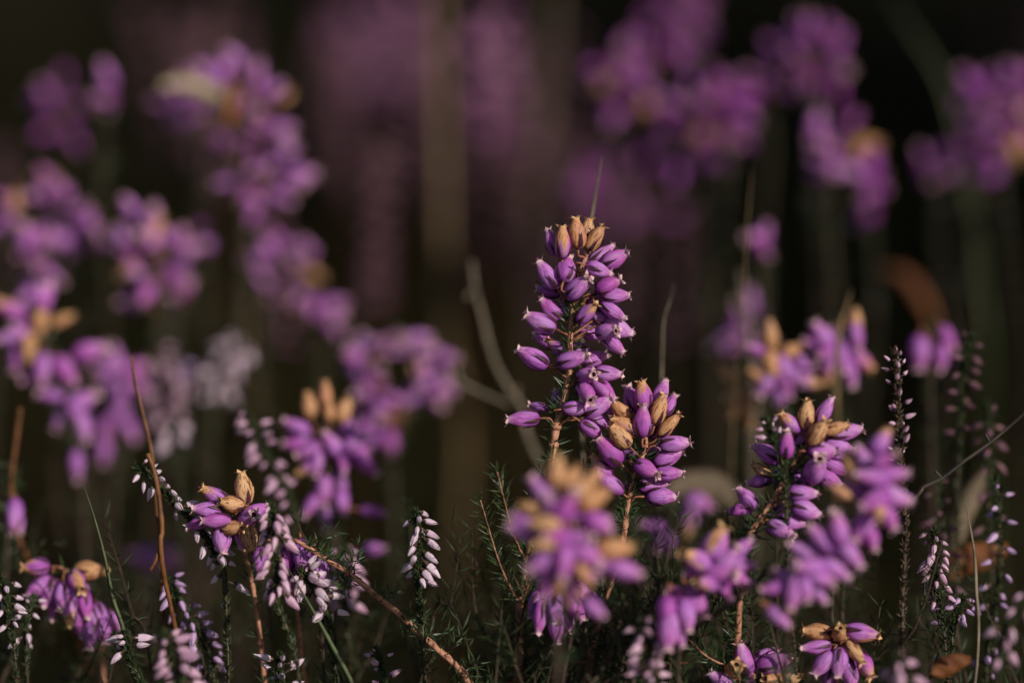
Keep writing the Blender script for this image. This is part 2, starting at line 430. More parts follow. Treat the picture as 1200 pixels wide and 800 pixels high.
# ------------------------------------------------------------------ sharp bell heather sprigs, traced flower by flower
A_fl = [(677,273,92,5,'w',-.1,.95),(688,271,84,-10,'w',.25,.85),(698,279,57,10,'w',-.05,.95),(660,284,88,0,'p',-.15,.95),(647,284,112,-5,'f',.1,.9),
 (705,298,40,-15,'f',.25,.95),(721,304,25,5,'f',.05,1),(701,316,-18,-25,'f',-.3,.9),(641,322,127,5,'f',-.1,1.02),(663,315,78,-30,'f',-.15,.9),
 (676,324,38,10,'w',.02,.85),(678,337,40,28,'f',-.35,.98),(713,334,25,15,'f',-.2,1),(722,346,4,0,'f',-.05,1),(718,364,-36,5,'f',.0,1.05),
 (688,366,48,22,'p',-.35,.95),(645,362,140,10,'f',.0,.95),(633,378,157,5,'f',-.15,1.05),(643,341,165,-20,'f',.4,.9),(712,388,8,48,'f',-.3,1),
 (719,402,-42,5,'f',-.1,1.02),(724,384,-15,-15,'f',.3,1),(664,360,120,-40,'f',.4,.9),(638,398,150,-25,'f',.4,.85),(655,407,140,-10,'p',.25,.95),
 (624,419,152,5,'f',-.1,1.05),(671,420,18,18,'f',-.3,1.02),(696,420,22,-15,'f',.3,1),(713,438,-8,5,'f',-.05,1.0),(688,440,5,62,'f',-.3,.9),
 (708,457,-42,10,'f',-.1,1.05),(687,460,-60,58,'f',-.35,1.0),(701,477,28,12,'f',-.2,1.05),(675,478,5,-12,'f',-.25,1.0),(613,490,180,4,'f',-.1,1.0),
 (631,477,170,-30,'f',.35,.7),(652,470,100,-35,'f',.35,.9),(693,503,-35,-22,'f',-.1,1.0),(703,493,-22,-15,'f',.3,1.0),(700,350,20,-40,'f',.35,.95),
 (704,371,-20,-40,'f',.35,.95),(686,305,70,-50,'f',.3,.8),(668,345,150,-50,'f',.35,.85),(682,412,-20,-50,'f',.4,.85),(690,390,-30,-30,'f',.35,.9)]
bell('tall sharp purple bell heather spike at the centre with three tan flowers on top', [(691,292,.1),(680,318,.05),(674,350),(670,372),(668,400),(668,430),(662,465),(652,500),(647,535),(643,570)], 50, A_fl, True, 1.0, .035, .08, 6, (.1, 1))

B_fl = [(753,464,100,5,'p',-.05,1),(775,461,66,0,'f',.1,1.05),(772,479,75,8,'w',-.2,1.02),(784,498,48,10,'w',-.15,1.05),(753,493,90,5,'f',-.35,.98),
 (727,480,138,8,'w',0,1.0),(732,499,146,12,'w',-.25,1.0),(726,511,134,8,'w',-.3,1.0),(791,519,8,5,'f',-.15,1.05),(783,536,25,0,'f',-.05,1.05),
 (758,549,-22,32,'f',-.4,1.0),(784,555,-2,8,'f',-.2,1.05),(766,568,6,-8,'f',.1,1.0),(776,582,0,5,'f',-.15,1.1),(713,528,133,8,'f',-.15,1.1),
 (714,566,142,8,'f',-.2,1.1),(704,549,128,0,'p',.1,1.0),(742,468,105,-25,'f',.35,.95),(739,534,170,-40,'f',.4,.9),(763,532,40,-40,'f',.4,.9),
 (744,566,200,-45,'f',.4,.9),(767,502,60,-40,'f',.35,.9),(721,484,150,-25,'f',.35,.9),(784,474,60,-30,'f',.4,.85)]
bell('short sharp spike right of the tall centre one, ringed with six tan flowers', [(757,512),(757,527),(748,541),(742,564),(734,600),(728,640)], 50, B_fl, True, 1.0, .03, .065, 6, (.2, 1))

C_fl = [(966,481,62,0,'f',.0,1.1),(945,486,86,5,'w',-.05,1.0),(925,495,134,5,'p',.0,1.0),(922,521,82,10,'f',-.3,1.0),(943,510,40,-20,'f',.2,1.0),
 (959,507,62,20,'w',-.3,1.0),(979,501,18,10,'w',-.1,.9),(991,505,15,0,'f',.05,1.1),(964,530,-4,5,'f',-.25,1.0),(983,526,-8,-10,'f',.1,1.1),
 (955,549,85,50,'f',-.4,1.2),(941,577,0,5,'f',-.2,1.05),(945,597,-16,5,'f',-.2,1.05),(927,612,-5,8,'f',-.05,1.0),(915,620,-20,25,'f',-.25,1.0),
 (875,584,130,0,'f',.2,1.0),(866,597,188,0,'f',.25,.9),(900,530,150,-20,'f',.35,1.0),(894,551,150,-20,'w',.5,.9),(890,563,190,-20,'f',.5,.9),
 (907,558,150,-30,'f',.5,.9),(977,545,-30,-10,'f',.2,1.1),(908,596,20,-30,'f',.4,.9),(970,560,-30,10,'f',.1,1.1),(935,560,120,-30,'f',.5,.9)]
bell('sharp bell heather spike at the right leaning upward with blue-shaded flowers on its left', [(948,518),(935,536),(925,552),(917,566),(902,592),(885,615),(873,642),(868,690)], 49.3, C_fl, True, 1.0, .03, .065, 6, (0, 1))

H_fl = [(958,741,177,5,'w',0,.95),(983,740,85,62,'w',-.2,.9),(1010,741,-6,12,'p',0,1.15),(956,758,188,5,'f',-.1,1.05),(964,777,230,12,'f',-.2,1.0),
 (984,776,264,12,'f',-.25,1.05),(994,788,280,5,'f',-.1,1.1),(1002,763,-50,30,'w',-.3,.95),(1013,777,-58,35,'p',-.1,1.0),(972,790,250,-10,'f',.2,1),(988,752,90,70,'p',.2,.9)]
bell('small sharp nodding cluster at the bottom right with three tan flowers above the purple ones', [(985,750,.1),(984,766,.3),(982,785,.5),(980,812,.6)], 49.5, H_fl, True, .6, .03, .05, 2)

I_fl = [(860,782,80,65,'w',-.1,1.0),(871,771,108,5,'f',.05,1.0),(908,777,20,10,'f',0,1.1),(909,796,160,40,'w',-.1,1.0),(846,797,140,5,'f',0,1.0),(897,768,30,0,'f',.2,.9),(925,797,20,10,'w',0,.9),(880,800,80,0,'f',.1,1)]
bell('low bell heather cut by the bottom edge, an open tan flower facing the viewer', [(884,790),(884,805),(882,830)], 49.6, I_fl, True, 1.0, .03, .05, 4)

F_fl = [(634,722,-98,0,'f',0,1.05),(652,712,-92,10,'f',-.15,1.05),(653,734,-86,5,'f',0,1.0),(673,711,-62,5,'f',-.05,1.1),(680,692,-40,0,'f',.05,1.0),(641,700,-110,0,'f',.1,1.0),(663,725,-75,-20,'f',.3,1.0),(627,708,-110,-10,'f',.2,1.0),(690,700,-30,-20,'f',.3,.9)]
bell('drooping magenta flowers hanging just below the blurred tan and purple sprig', [(658,680,.2),(655,700,.3),(653,730,.5),(650,770,.6),(648,810,.8)], 49.2, F_fl, True, .5, .03, .05, 3)

K_fl = [(252,580,150,8,'p',-.05,1.05),(271,590,170,30,'w',-.2,.9),(243,597,175,5,'f',-.1,1.0),(253,610,178,15,'f',-.25,.9),(271,618,5,35,'w',-.25,.85),
 (260,632,-84,10,'f',-.1,1.0),(234,611,205,0,'f',.1,.9),(286,572,96,5,'w',0,1.1),(292,606,20,60,'f',-.2,1.0),(291,627,-78,10,'w',-.05,1.0),(283,626,-94,0,'f',.2,1),(300,598,30,-20,'f',.2,.85)]
bell('small sharp flower head at the lower left, one tan flower standing upright on it', [(278,590,.1),(276,604,.1),(280,625,.3),(290,660,.5),(300,710,.8),(310,800,1.2)], 50, K_fl, True, .5, .03, .05, 2)

J_fl = [(42,663,178,5,'p',0,1.0),(106,668,2,5,'w',.1,1.0),(90,681,-50,50,'p',-.2,1.0),(45,688,228,25,'f',-.1,1.05),(56,693,-104,5,'f',0,1.0),(72,698,-96,5,'f',-.15,1.0),
 (87,696,-76,5,'f',-.05,1.0),(99,708,-84,5,'f',-.1,1.0),(111,726,-70,0,'f',0,1.0),(82,716,-84,15,'p',-.1,1.0),(92,729,-80,0,'f',.05,1.0),(105,743,-95,0,'f',0,1.0),
 (118,722,-70,0,'f',.1,1),(121,738,-80,0,'f',.0,1),(131,725,-45,0,'f',.2,.9),(64,708,-100,-10,'f',.2,1),(95,690,-60,-20,'f',.3,1)]
bell('drooping purple sprig low at the far left with a pinkish tan flower at each end', [(70,664),(84,672),(98,690,.2),(108,712,.3),(118,745,.6),(122,810,1)], 51.8, J_fl, True, .4, .03, .05, 1)

K2_fl = [(306,659,-88,5,'f',.2,1.1),(336,655,-88,5,'f',.1,1.05),(333,677,-95,0,'f',.2,1.1),(354,652,-84,8,'f',-.1,1.1),(374,668,-78,8,'f',-.1,1.1),(345,672,-100,-10,'f',.4,1)]
bell('a few fresh purple bells hanging behind the white ling buds', [(352,634,.2),(350,645,.4),(345,680,.6),(350,730,.8),(360,810,1.2)], 50.6, K2_fl, True, .3, .03, .045, 0)

# ------------------------------------------------------------------ nearer than the focus
E_fl = [(652,552,85,10,'w',0,1),(668,560,60,0,'w',.1,1),(680,572,40,10,'w',-.1,1),(696,584,30,0,'w',0,1),(624,596,170,0,'w',.1,.9),(640,614,175,10,'w',-.3,.9),(640,637,190,15,'w',-.3,.9),
 (720,642,5,0,'w',0,1.1),(684,673,-60,10,'w',-.2,.8),(636,573,130,0,'f',.2,1),(662,595,60,20,'f',-.3,1.15),(650,600,110,10,'f',-.1,1),(612,622,160,5,'f',0,1.15),(617,612,150,0,'f',.3,1),
 (700,612,-30,0,'f',.1,1.1),(684,600,20,0,'p',.2,1),(636,658,210,10,'f',-.1,1.05),(662,656,-95,15,'f',-.3,1.15),(686,648,-40,10,'f',-.2,1.1),(732,667,-12,0,'f',0,1.15),(708,660,-15,0,'f',.1,1.05),
 (642,682,-110,5,'f',0,1.1),(655,674,-92,10,'p',-.1,1.05),(676,630,10,25,'f',-.3,1),(670,690,-80,0,'f',.2,1),(697,712,-40,0,'f',.0,.95),(655,630,180,10,'f',-.3,1),(690,565,50,-20,'w',.3,.9)]
bell('big blurred foreground sprig below the centre spike, tan tops over purple bells', [(655,575),(662,610),(664,650),(660,700),(655,760),(650,820)], 45, [(*f[:6], f[6] * .98) for f in E_fl] + [(*f[:2], f[2] + 60, f[3], 'f' if i % 3 else 'w', f[5] + .3, .85) for i, f in enumerate(E_fl[::2])], False, .8, .04, .06)

D_fl = [(1032,516,60,0,'p',0,1.05),(1014,538,120,0,'f',.1,1.05),(1034,540,30,20,'f',-.2,1.1),(1045,556,0,10,'f',-.1,1.1),(1000,547,110,0,'w',.3,1),(985,576,150,20,'w',0,.8),(1022,560,170,10,'f',-.2,1.1),
 (1045,582,-20,5,'f',-.1,1.15),(1026,586,200,10,'f',-.3,1.1),(1029,598,-100,40,'w',-.4,.8),(1040,604,-60,10,'f',-.1,1),(1011,617,-120,0,'f',0,1.0),(1021,628,-70,0,'f',.1,1.0),(984,620,100,10,'f',-.2,1.1),
 (996,648,-50,5,'f',-.1,1.1),(963,632,140,5,'f',0,1.1),(978,666,-30,5,'f',0,1.1),(942,645,150,-5,'f',.2,1.05),(950,664,170,15,'f',-.2,1.05),(961,677,-20,15,'f',-.2,1.1),(921,677,140,0,'f',.2,.9),
 (907,690,190,0,'f',.1,.9),(930,692,-110,10,'f',-.1,1.05),(944,688,-80,10,'f',-.2,1.05),(957,693,-50,5,'f',0,1.05),(913,723,-40,5,'f',0,1.05),(970,645,60,0,'f',.2,1),(935,672,100,-10,'f',.2,1),(1000,630,0,-10,'f',.2,1),(1005,575,150,-10,'f',.3,1)]
bell('long blurred foreground sprig slanting down from the dark ling spike at the right', [(1030,530),(1028,570),(1018,600),(990,632),(960,660),(938,690),(925,730,.2),(920,780,.6),(918,830,1)], 46.2, D_fl, False, .8, .035, .055)

G_fl = [(840,637,60,5,'p',-.05,1.1),(816,656,150,30,'p',-.2,1.0),(852,657,50,10,'f',-.1,1.1),(868,642,45,0,'f',.1,1),(828,684,170,40,'p',-.3,1.0),(842,673,0,30,'f',-.2,1.1),(848,688,-60,10,'f',-.05,1.0),
 (866,660,0,0,'f',.1,1.0),(858,676,-30,0,'f',0,1.1),(800,697,160,0,'f',.2,1.0),(781,716,-95,0,'f',-.1,1.15),(804,720,-85,5,'f',0,1.1),(784,738,-90,5,'f',-.1,1.15),(777,753,-110,0,'f',.1,1.0),(815,704,-60,-10,'f',.2,1.1),(795,742,-70,0,'f',.1,1),(820,670,180,0,'f',.1,1)]
bell('slightly blurred pink and purple sprig between the tan sprig and the right spike', [(846,648,.1),(842,670,.2),(826,694,.3),(806,718,.4),(798,750,.6),(795,810,1)], 47.3, G_fl, False, .7, .03, .05, 3)

# ------------------------------------------------------------------ just behind the focus
def mid(label, depth, stem, fl, **k): return bell(label, stem, depth, fl, False, k.pop('leaves', 1.9), .035, .06, **k)
L_fl = [(381,463,92,0,'w',0,1.1),(362,475,104,0,'w',.1,1.0),(404,480,62,0,'w',.1,1.1),(386,482,90,0,'w',-.2,.8),(347,499,158,0,'f',0,1.2),(350,512,150,-10,'f',.3,1),(362,527,200,0,'f',-.1,1.1),
 (371,543,-100,0,'f',-.2,1.1),(416,516,30,0,'f',-.1,1.1),(402,540,-90,10,'f',-.2,1.1),(428,543,-40,0,'f',0,1.1),(380,574,-95,0,'f',0,1.2),(398,565,-70,0,'f',.1,1.1),(365,592,-120,0,'f',0,1.1),(401,588,-80,0,'f',0,1.1),
 (437,599,-8,0,'f',0,1.1),(362,548,210,0,'p',-.1,.9),(410,500,40,0,'f',.2,1),(390,520,120,0,'f',-.2,1),(420,530,0,0,'f',.1,1.1),(385,605,-90,0,'f',.2,.9),(346,520,170,0,'f',.2,.9),(438,644,0,0,'f',.2,1)]
mid('blurred purple sprig left of centre topped by three upright orange-tan flowers', 55, [(386,490),(388,520),(390,560),(392,610),(395,680),(400,800)], L_fl)
mid('blurred hooked purple sprig arching over behind the orange-topped one', 61, [(424,412),(445,404),(475,402),(500,412),(508,440),(494,470),(470,500),(462,540),(462,620),(460,720)],
    cluster([(420,418),(445,404),(475,402),(502,415),(510,440),(496,468)], 38, 17, .1, (30, -40), 11, 61) + cluster([(424,420),(432,455),(440,480),(450,510)], 22, 20, .03, (20, -60), 12, 61))
X_fl = [(903,393,92,0,'w',0,1.0),(928,411,20,0,'w',0,.9),(903,426,-90,20,'w',-.1,.9),(888,440,150,0,'w',0,.9),(890,412,160,0,'f',.1,.9),(917,432,-80,0,'f',0,1.1),(899,449,-120,0,'f',0,1.2),(920,452,-70,0,'f',0,1.1),
 (939,425,-20,0,'f',.1,1),(912,465,-95,0,'f',.1,1),(945,447,-20,0,'p',.1,1),(930,440,-50,10,'f',-.1,1.1)]
mid('blurred tan and purple sprig at the right left of the tan-capped one', 56, [(912,408),(912,440),(914,480),(916,560),(916,660)], X_fl)
mid('little orange-brown withered sprig beside the tan and purple one at right', 57, [(864,430),(866,460),(872,500),(878,580),(880,680)], [(856,440,140,0,'w',0,1),(865,462,200,0,'w',0,1),(873,470,0,0,'w',0,1),(874,486,-80,0,'w',0,1.1),(862,478,-120,0,'w',.1,.9)])
X2 = [(1003,378,88,0,'w',0,1.1),(1003,394,-85,0,'f',-.1,1.0),(962,393,120,0,'f',0,1.2),(971,411,200,10,'f',-.1,1.1),(986,420,-85,0,'f',-.1,1.2),(995,436,-80,0,'f',0,1.2),(1010,422,-35,0,'p',0,1.2),(972,434,-95,0,'p',0,1),(955,404,160,0,'f',.1,.9),(984,402,-70,0,'f',.1,1.1),(993,408,-60,0,'f',.1,1),(978,397,120,-10,'f',.2,1)]
mid('blurred violet cluster at the right with one tan flower capping it', 56, [(986,392),(984,420),(982,470),(980,560),(978,680)], X2)
mid('three blurred lavender bells hanging at the right edge of the clearing', 57, [(1097,380),(1092,400),(1090,450),(1092,560),(1096,700)], [(1077,413,-95,0,'f',0,1.2),(1111,396,-60,0,'f',0,1.2),(1103,418,-92,0,'f',0,1.15),(1098,392,60,0,'w',.1,.7)])
S_fl = [(14,362,150,20,'p',0,1.2),(50,350,90,0,'f',.1,1.1),(54,345,60,0,'f',.2,1.2),(47,378,-95,0,'w',-.1,1.1),(73,375,20,0,'w',0,.9),(33,407,-95,10,'w',-.2,1.1),(10,395,190,0,'f',0,1.1),(24,392,120,10,'f',0,1.2),(51,432,-90,10,'f',-.1,1.2),(76,435,-60,0,'f',0,1.2),(105,412,15,0,'f',.2,1.2),(62,462,170,0,'f',.1,1.1),(96,470,30,0,'f',0,1.2),(88,482,-60,0,'f',-.1,1.1),(98,500,-80,0,'f',0,1.1),(90,545,-90,0,'f',0,1.2),(30,390,60,0,'f',.1,1),(6,360,150,0,'p',.1,1),(20,420,-100,0,'f',.1,1),(40,440,200,0,'f',.2,1),(70,490,-120,0,'f',.2,1)]
mid('blurred purple sprig at the left edge dotted with round orange flowers', 58, [(42,360),(50,400),(70,450),(84,500),(94,560),(104,680)], S_fl)
mid('blurred purple sprig right of the orange-dotted one at the left', 61, [(150,424),(146,455),(140,500),(134,560),(130,660)], [(125,432,175,0,'f',0,1.2),(142,430,150,0,'f',0,1.2),(158,432,20,0,'f',0,1.2),(142,462,-95,0,'f',0,1.1),(140,482,-92,0,'f',.1,1.2),(152,502,-60,0,'f',0,1.2),(124,500,-110,0,'f',0,1.2),(122,528,-95,0,'f',0,1.2),(136,420,100,0,'f',.2,1.1),(128,448,190,0,'f',.2,1),(160,450,-30,0,'f',.2,1)])
mid('low violet blur behind the dark gap above the drooping left sprig', 62, [(178,640),(180,668),(182,720),(184,800)], [(168,652,170,0,'f',0,1.1),(192,650,0,0,'f',0,1.1),(180,656,-90,0,'f',0,1.1),(200,660,-20,0,'f',.2,1)])
mid('lone pink bell hanging from a thin stalk at the left edge', 54, [(10,540,0),(14,575),(10,620),(6,720)], [(16,605,-95,0,'f',0,1.3),(22,612,-80,0,'f',.2,.9)])
mid('indigo pair of blurred bells behind the sharp spike right of centre', 55, [(786,585),(782,620),(780,680),(778,800)], [(766,616,170,0,'f',0,1.1),(773,630,-110,0,'f',.1,1),(785,636,-85,0,'f',0,1.0)])
mid('small violet bell pair under the pale leaf right of centre', 57, [(815,575),(813,600),(810,700),(808,800)], [(812,592,-95,0,'f',0,1.1),(822,588,-30,0,'f',.1,1),(808,612,-95,0,'p',.1,1)])

# ------------------------------------------------------------------ farther sprigs
def far(label, depth, stem, n, w=24, tan=.1, seed=1, **k):
    x, y = stem[-1][:2]
    st = stem + [(x + rnd(-4, 4), y + 60), (x + rnd(-10, 10), y + 140)]
    return mid(label, depth, st, cluster(stem, n, w, tan, seed=seed, depth=depth), **k)
far('tall blurred lilac spike at the upper left with an orange flower beside the yellow leaf', 64, [(284,88),(296,130),(318,165),(312,195),(290,240)], 38, 25, .07, 21)
far('small purple bells at the left end of the tall upper left spike', 65, [(246,72),(252,95)], 4, 8, 0, 22)
far('blurred violet sprig under the yellow dried leaf at the upper left', 67, [(212,100),(222,125),(232,145)], 14, 20, .06, 23)
far('bluish blurred sprig high in the upper left corner', 72, [(60,90),(66,130),(76,165)], 11, 26, .02, 24)
far('single blurred lilac bell left of the yellow dried leaf', 66, [(122,100),(122,118)], 4, 9, .0, 25)
far('blurred purple sprig at the left under the bluish corner sprig', 64, [(40,205),(60,230),(78,258),(96,292)], 22, 22, .05, 26)
far('pinkish blurred flowers cut by the left edge of the frame', 63, [(6,238),(4,262)], 6, 10, .2, 27)
far('narrow blurred purple sprig near the left edge above the orange-dotted one', 62, [(40,280),(46,305),(54,332)], 12, 14, .03, 28)
far('blurred purple sprig at left with one orange and one pink withered flower on top', 62, [(160,252),(168,290),(176,325),(186,352)], 24, 24, .2, 29)
far('blurred purple side shoot right of the orange-and-pink-topped sprig', 63, [(204,280),(208,310),(212,345)], 10, 10, .02, 30)
far('lone dim purple bell right of the orange-and-pink-topped sprig', 65, [(240,272),(240,290)], 3, 6, 0, 31)
far('round blurred pink-purple blob sprig between the left sprigs and the centre gap', 66, [(334,286),(344,312),(360,345),(376,372)], 24, 21, .03, 32)
far('lone pinkish bell left of the round blurred blob sprig', 66, [(304,300),(306,312)], 3, 6, 0, 33)
far('round single purple bloom floating right of centre below the top clumps', 62, [(893,272),(893,292)], 5, 8, 0, 34)
far('blurred magenta clump at top right of centre', 72, [(752,62),(738,90),(728,120)], 36, 36, .04, 35)
far('blurred pink-tan clump below the magenta one at the top right', 71, [(796,128),(812,155),(818,180)], 22, 30, .3, 36)
far('blurred mauve clump right of the pink-tan one', 70, [(836,100),(848,130),(852,165)], 22, 20, .1, 37)
far('bright blurred lilac clump at top right standing highest', 69, [(952,42),(960,70),(962,100)], 22, 24, .0, 38)
far('blurred purple clump linking the lilac one and the mauve one', 70, [(912,66),(905,95),(900,115)], 14, 22, .05, 39)
far('compact bright magenta cluster in the upper right', 66, [(980,158),(978,180),(975,205)], 18, 22, .12, 40)
far('dim purple hanging shoot beside the compact magenta cluster', 68, [(1014,188),(1018,215),(1020,245)], 10, 9, 0, 41)
far('blurred blue-violet sprig at the upper right edge', 70, [(1146,100),(1150,140),(1146,205)], 24, 18, .05, 42)
far('bright magenta and pink sprig cut by the right edge', 68, [(1190,90),(1182,130),(1178,180)], 24, 22, .08, 43)
far('faint blue-violet bell pair left of the sprigs at the right edge', 70, [(1090,198),(1098,215)], 6, 14, 0, 44)
far('wide faint purple clump behind the tip of the tall centre spike', 82, [(700,205),(712,232),(718,255)], 24, 34, .05, 45)
far('dark violet clump touching the top edge right of centre', 84, [(806,-5),(806,20),(800,40)], 20, 24, 0, 46)
far('faint lavender smear clump near the right of the centre under the dry stalks', 64, [(868,368),(872,395),(874,412)], 12, 14, .1, 47)

# ------------------------------------------------------------------ ling heather (small pale buds)
def bud_mb(seed, ml):
    r_ = random.Random(seed); mb = MB(); L = .33
    for j in range(4):
        q0 = PI / 2 * j + r_.uniform(-.1, .1); b = len(mb.v); op = r_.uniform(.9, 1.15); Lj = L * r_.uniform(.88, 1.06)
        rows = ((0, .03, .7), (.2, .062, .95), (.45, .066, .85), (.75, .042 * op, .6), (1.0, .012 * op, .2))
        for z, r, wq in rows:
            for k in (-1, 0, 1):
                q = q0 + k * wq; rr = r * (1.06 if k == 0 else .97) + (.006 if j % 2 else 0)
                mb.v.append((rr * math.cos(q), rr * math.sin(q), z * Lj))
        for i in range(4):
            for k in range(2):
                mb.f.append((b + i * 3 + k, b + i * 3 + k + 1, b + i * 3 + k + 4, b + i * 3 + k + 3)); mb.m.append(0)
    tube(mb, [(0, 0, -.12), (.01, 0, -.06), (0, 0, 0), (0, 0, .05)], [.012, .014, .045, .07], 5, 1, False)
    for j in range(3):
        q = 2.1 * j; needle(mb, Vector((0, 0, .0)), Vector((math.cos(q), math.sin(q), 1.4)), .11, .028, 1, 0)
    return mb
BUDM = {'white': M_bud, 'pink': M_budpink, 'lilac': M_budblue, 'dull': M_faded}
BUDS = {k: [bud_mb(s, m).mesh('ling_bud', [m, M_bract]) for s in range(4)] for k, m in BUDM.items()}
def ling(label, stem, depth, n, hue='white', droop=-.35, size=1.0, span=1.0, bias=0, spread=.14, leaves=1.0, rmid=.035, stemmat=None):
    pts = [at(s[0], s[1], depth + (s[2] if len(s) > 2 else 0)) for s in stem]
    vis = smooth_path(pts, 6); nv = len(vis); full = smooth_path(pts + path_to_ground(pts), 6); root = full[-1].copy()
    r = thing('ling_heather', label, 'ling heather', root, 'ling heather spikes')
    mb = MB(); N_ = len(full)
    tube(mb, full, [.014 + (rmid - .014) * min(1, i / nv) + max(0, (i - nv) / N_) * .06 for i in range(N_)], 5, 0, True, .15)
    lm = MB()
    for i in range(N_ - 2):
        if full[i].z < 9: continue
        t = (full[i] - full[i + 1]).normalized()
        for h in (0, .25, .5, .75):
            if random.random() < leaves: whorl(lm, full[i].lerp(full[i + 1], h), t, 3, .13, .028, .5, .02)
    # a tuft at the tip
    for q in range(6): needle(lm, full[0], Vector((rnd(-.5, .5), rnd(-.5, .5), 1)), rnd(.08, .15), .025)
    m = int((nv - 1) * span); q0 = rnd(0, 6.28)
    for k in range(n):
        if random.random() < .1: continue
        u = (k + rnd(0, .9)) / n * m; i = min(int(u), nv - 2); f = u - i
        p = vis[i].lerp(vis[i + 1], f); t = (vis[i] - vis[i + 1]).normalized()
        phi = q0 + k * 2.2 + rnd(-.4, .4)
        o = RT * (math.cos(phi) + bias) + Vector((0, -1, 0)) * math.sin(phi)
        o = (o - t * o.dot(t)).normalized()
        ax = (o + t * (droop + .5 * (1 - min(1, 4 * k / n))) * 1.0 + Vector((rnd(-.3, .3), rnd(-.3, .3), droop * .5 + rnd(-.3, .3)))).normalized()
        s = size * rnd(.62, 1.2) * (.65 + .35 * min(1, k / n * 4))
        c = p + o * spread * rnd(.7, 1.25)
        b = link('bud', random.choice(BUDS[hue]), r, c - root)
        b.rotation_euler = orient(ax, rnd(0, 6)).to_euler(); b.scale = (s * 1.05, s * 1.05, s * rnd(.95, 1.15))
        tube(mb, [p, p.lerp(c - ax * .1 * s, .5) + t * .02, c - ax * .1 * s], [.012, .011, .011], 3)
    link('stem', mb.mesh('ling_stem', [stemmat or M_bract], org=root), r)
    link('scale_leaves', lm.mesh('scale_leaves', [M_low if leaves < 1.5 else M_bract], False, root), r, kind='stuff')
    return r

ling('small sharp pale spike standing alone left of centre with buds drooping to its right', [(487,600),(490,622),(492,648),(490,672),(491,700),(495,730),(499,800)], 50, 22, 'white', -.55, 1.0, .58, .5, .13)
ling('large whitish-pink ling spike in soft focus beside the sharp flower head', [(318,592),(322,615),(323,645),(326,675),(324,705),(340,745),(352,800)], 49.2, 40, 'pink', -.8, 1.1, .66, .1, .16)
ling('bright white ling buds spreading right of the grass stem', [(352,668),(362,680),(374,700),(384,722),(392,760),(396,820)], 49.8, 24, 'white', -.35, 1.1, .6, .3, .2)
ling('sparse ling spike arching down the lower left past the brown stalk', [(160,548),(180,560),(205,590),(228,612),(248,640),(262,668),(266,740),(268,810)], 50.3, 38, 'white', -.5, .9, .82, .2, .14)
ling('lilac ling spike trailing down left of the pink blurred spike at the bottom', [(196,678),(206,695),(222,722),(236,745),(248,775),(255,820)], 51, 32, 'lilac', -.5, 1.0, .95, .2, .16)
ling('blurred pink ling spike rising from the bottom edge at the lower left', [(192,742),(202,765),(212,790),(220,830)], 48, 24, 'pink', -.4, 1.15, 1, 0, .15)
ling('tiny sprig of six white buds at the tip of the long grass blade', [(148,742),(150,755),(154,775),(166,800),(170,830)], 50, 7, 'white', -.2, 1.1, .4, 0, .17)
ling('star-shaped white ling tip at the bottom edge under the grass stem', [(328,768),(328,780),(330,800),(332,830)], 50, 10, 'white', .2, 1.0, .75, 0, .17)
ling('withered brownish-pink ling tip at the bottom left of centre', [(440,760),(446,775),(450,795),(456,830)], 50, 7, 'pink', .2, .8, .8, 0, .14, 1.0)
ling('blurred string of pinkish beads on a ling stem left of the orange-topped sprig', [(288,480),(300,505),(312,530),(328,560),(342,588),(350,640),(356,760)], 54, 30, 'pink', -.3, 1.05, .75, -.3, .13)
ling('dark upright ling spike with sparse white tips at the right', [(1048,412),(1052,440),(1052,475),(1055,510),(1056,545),(1060,585),(1061,640),(1058,700),(1056,800)], 49.6, 26, 'pink', .4, .62, .5, .15, .15, 1.8, .045)
ling('blurred dark ling spike right of the sharp dark one', [(1138,395),(1132,420),(1128,450),(1126,490),(1124,540),(1122,640),(1120,760)], 53, 18, 'dull', -.1, .9, .6, .2, .14)
ling('two-armed ling spike with drooping pale buds low at the right', [(1095,622),(1096,650),(1098,680),(1104,720),(1110,790)], 50.3, 26, 'pink', -.7, .95, .7, 0, .14)
ling('small bluish-lilac ling buds below the two-armed spike', [(1128,700),(1124,712),(1118,730),(1114,790)], 50.5, 14, 'lilac', -.4, .9, .7, 0, .17)
ling('dark ling stem by the right edge with dim lilac buds at the bottom', [(1168,560),(1172,620),(1170,680),(1160,740),(1154,810)], 51.5, 24, 'lilac', -.3, .9, 1, 0, .15)
ling('drooping blurred pink ling in the lower right corner', [(1205,690),(1192,718),(1178,735),(1172,770),(1172,820)], 47, 16, 'pink', -.8, 1, .8, 0, .14)
ling('dark reddish ling stem behind the orange leaf at the right', [(1100,560),(1104,610),(1110,680),(1108,800)], 52.5, 14, 'dull', -.3, .9, .8, 0, .15)
ling('sparse ling stem right of the orange leaf in shade', [(1156,470),(1160,520),(1158,580),(1164,700),(1168,800)], 53, 20, 'dull', -.3, .9, .7, 0, .15)
ling('blurred pale pink ling under the small nodding cluster at the bottom right', [(1048,770),(1056,785),(1062,800),(1066,840)], 46.5, 12, 'pink', -.5, 1.1, .8, 0, .15)
ling('brownish white ling tip at the bottom under the pink and purple sprig', [(752,728),(758,750),(762,780),(764,820)], 47.5, 26, 'pink', -.2, 1.0, .9, 0, .17)
ling('tiny ling tip in front of the right spike\'s left side', [(897,492),(903,503),(909,520),(918,548),(922,600),(924,690)], 49, 9, 'pink', .3, .7, .42, 0, .12)
ling('white blurred ling speck spike at the far left edge near the bottom', [(4,680),(8,705),(14,735),(20,800)], 50.5, 18, 'white', -.5, .85, .7, 0, .15)
ling('white ling speck spike second from the left edge near the bottom', [(40,700,.4),(30,725),(32,760),(34,810)], 50.9, 9, 'white', -.5, .8, .7, 0, .13)
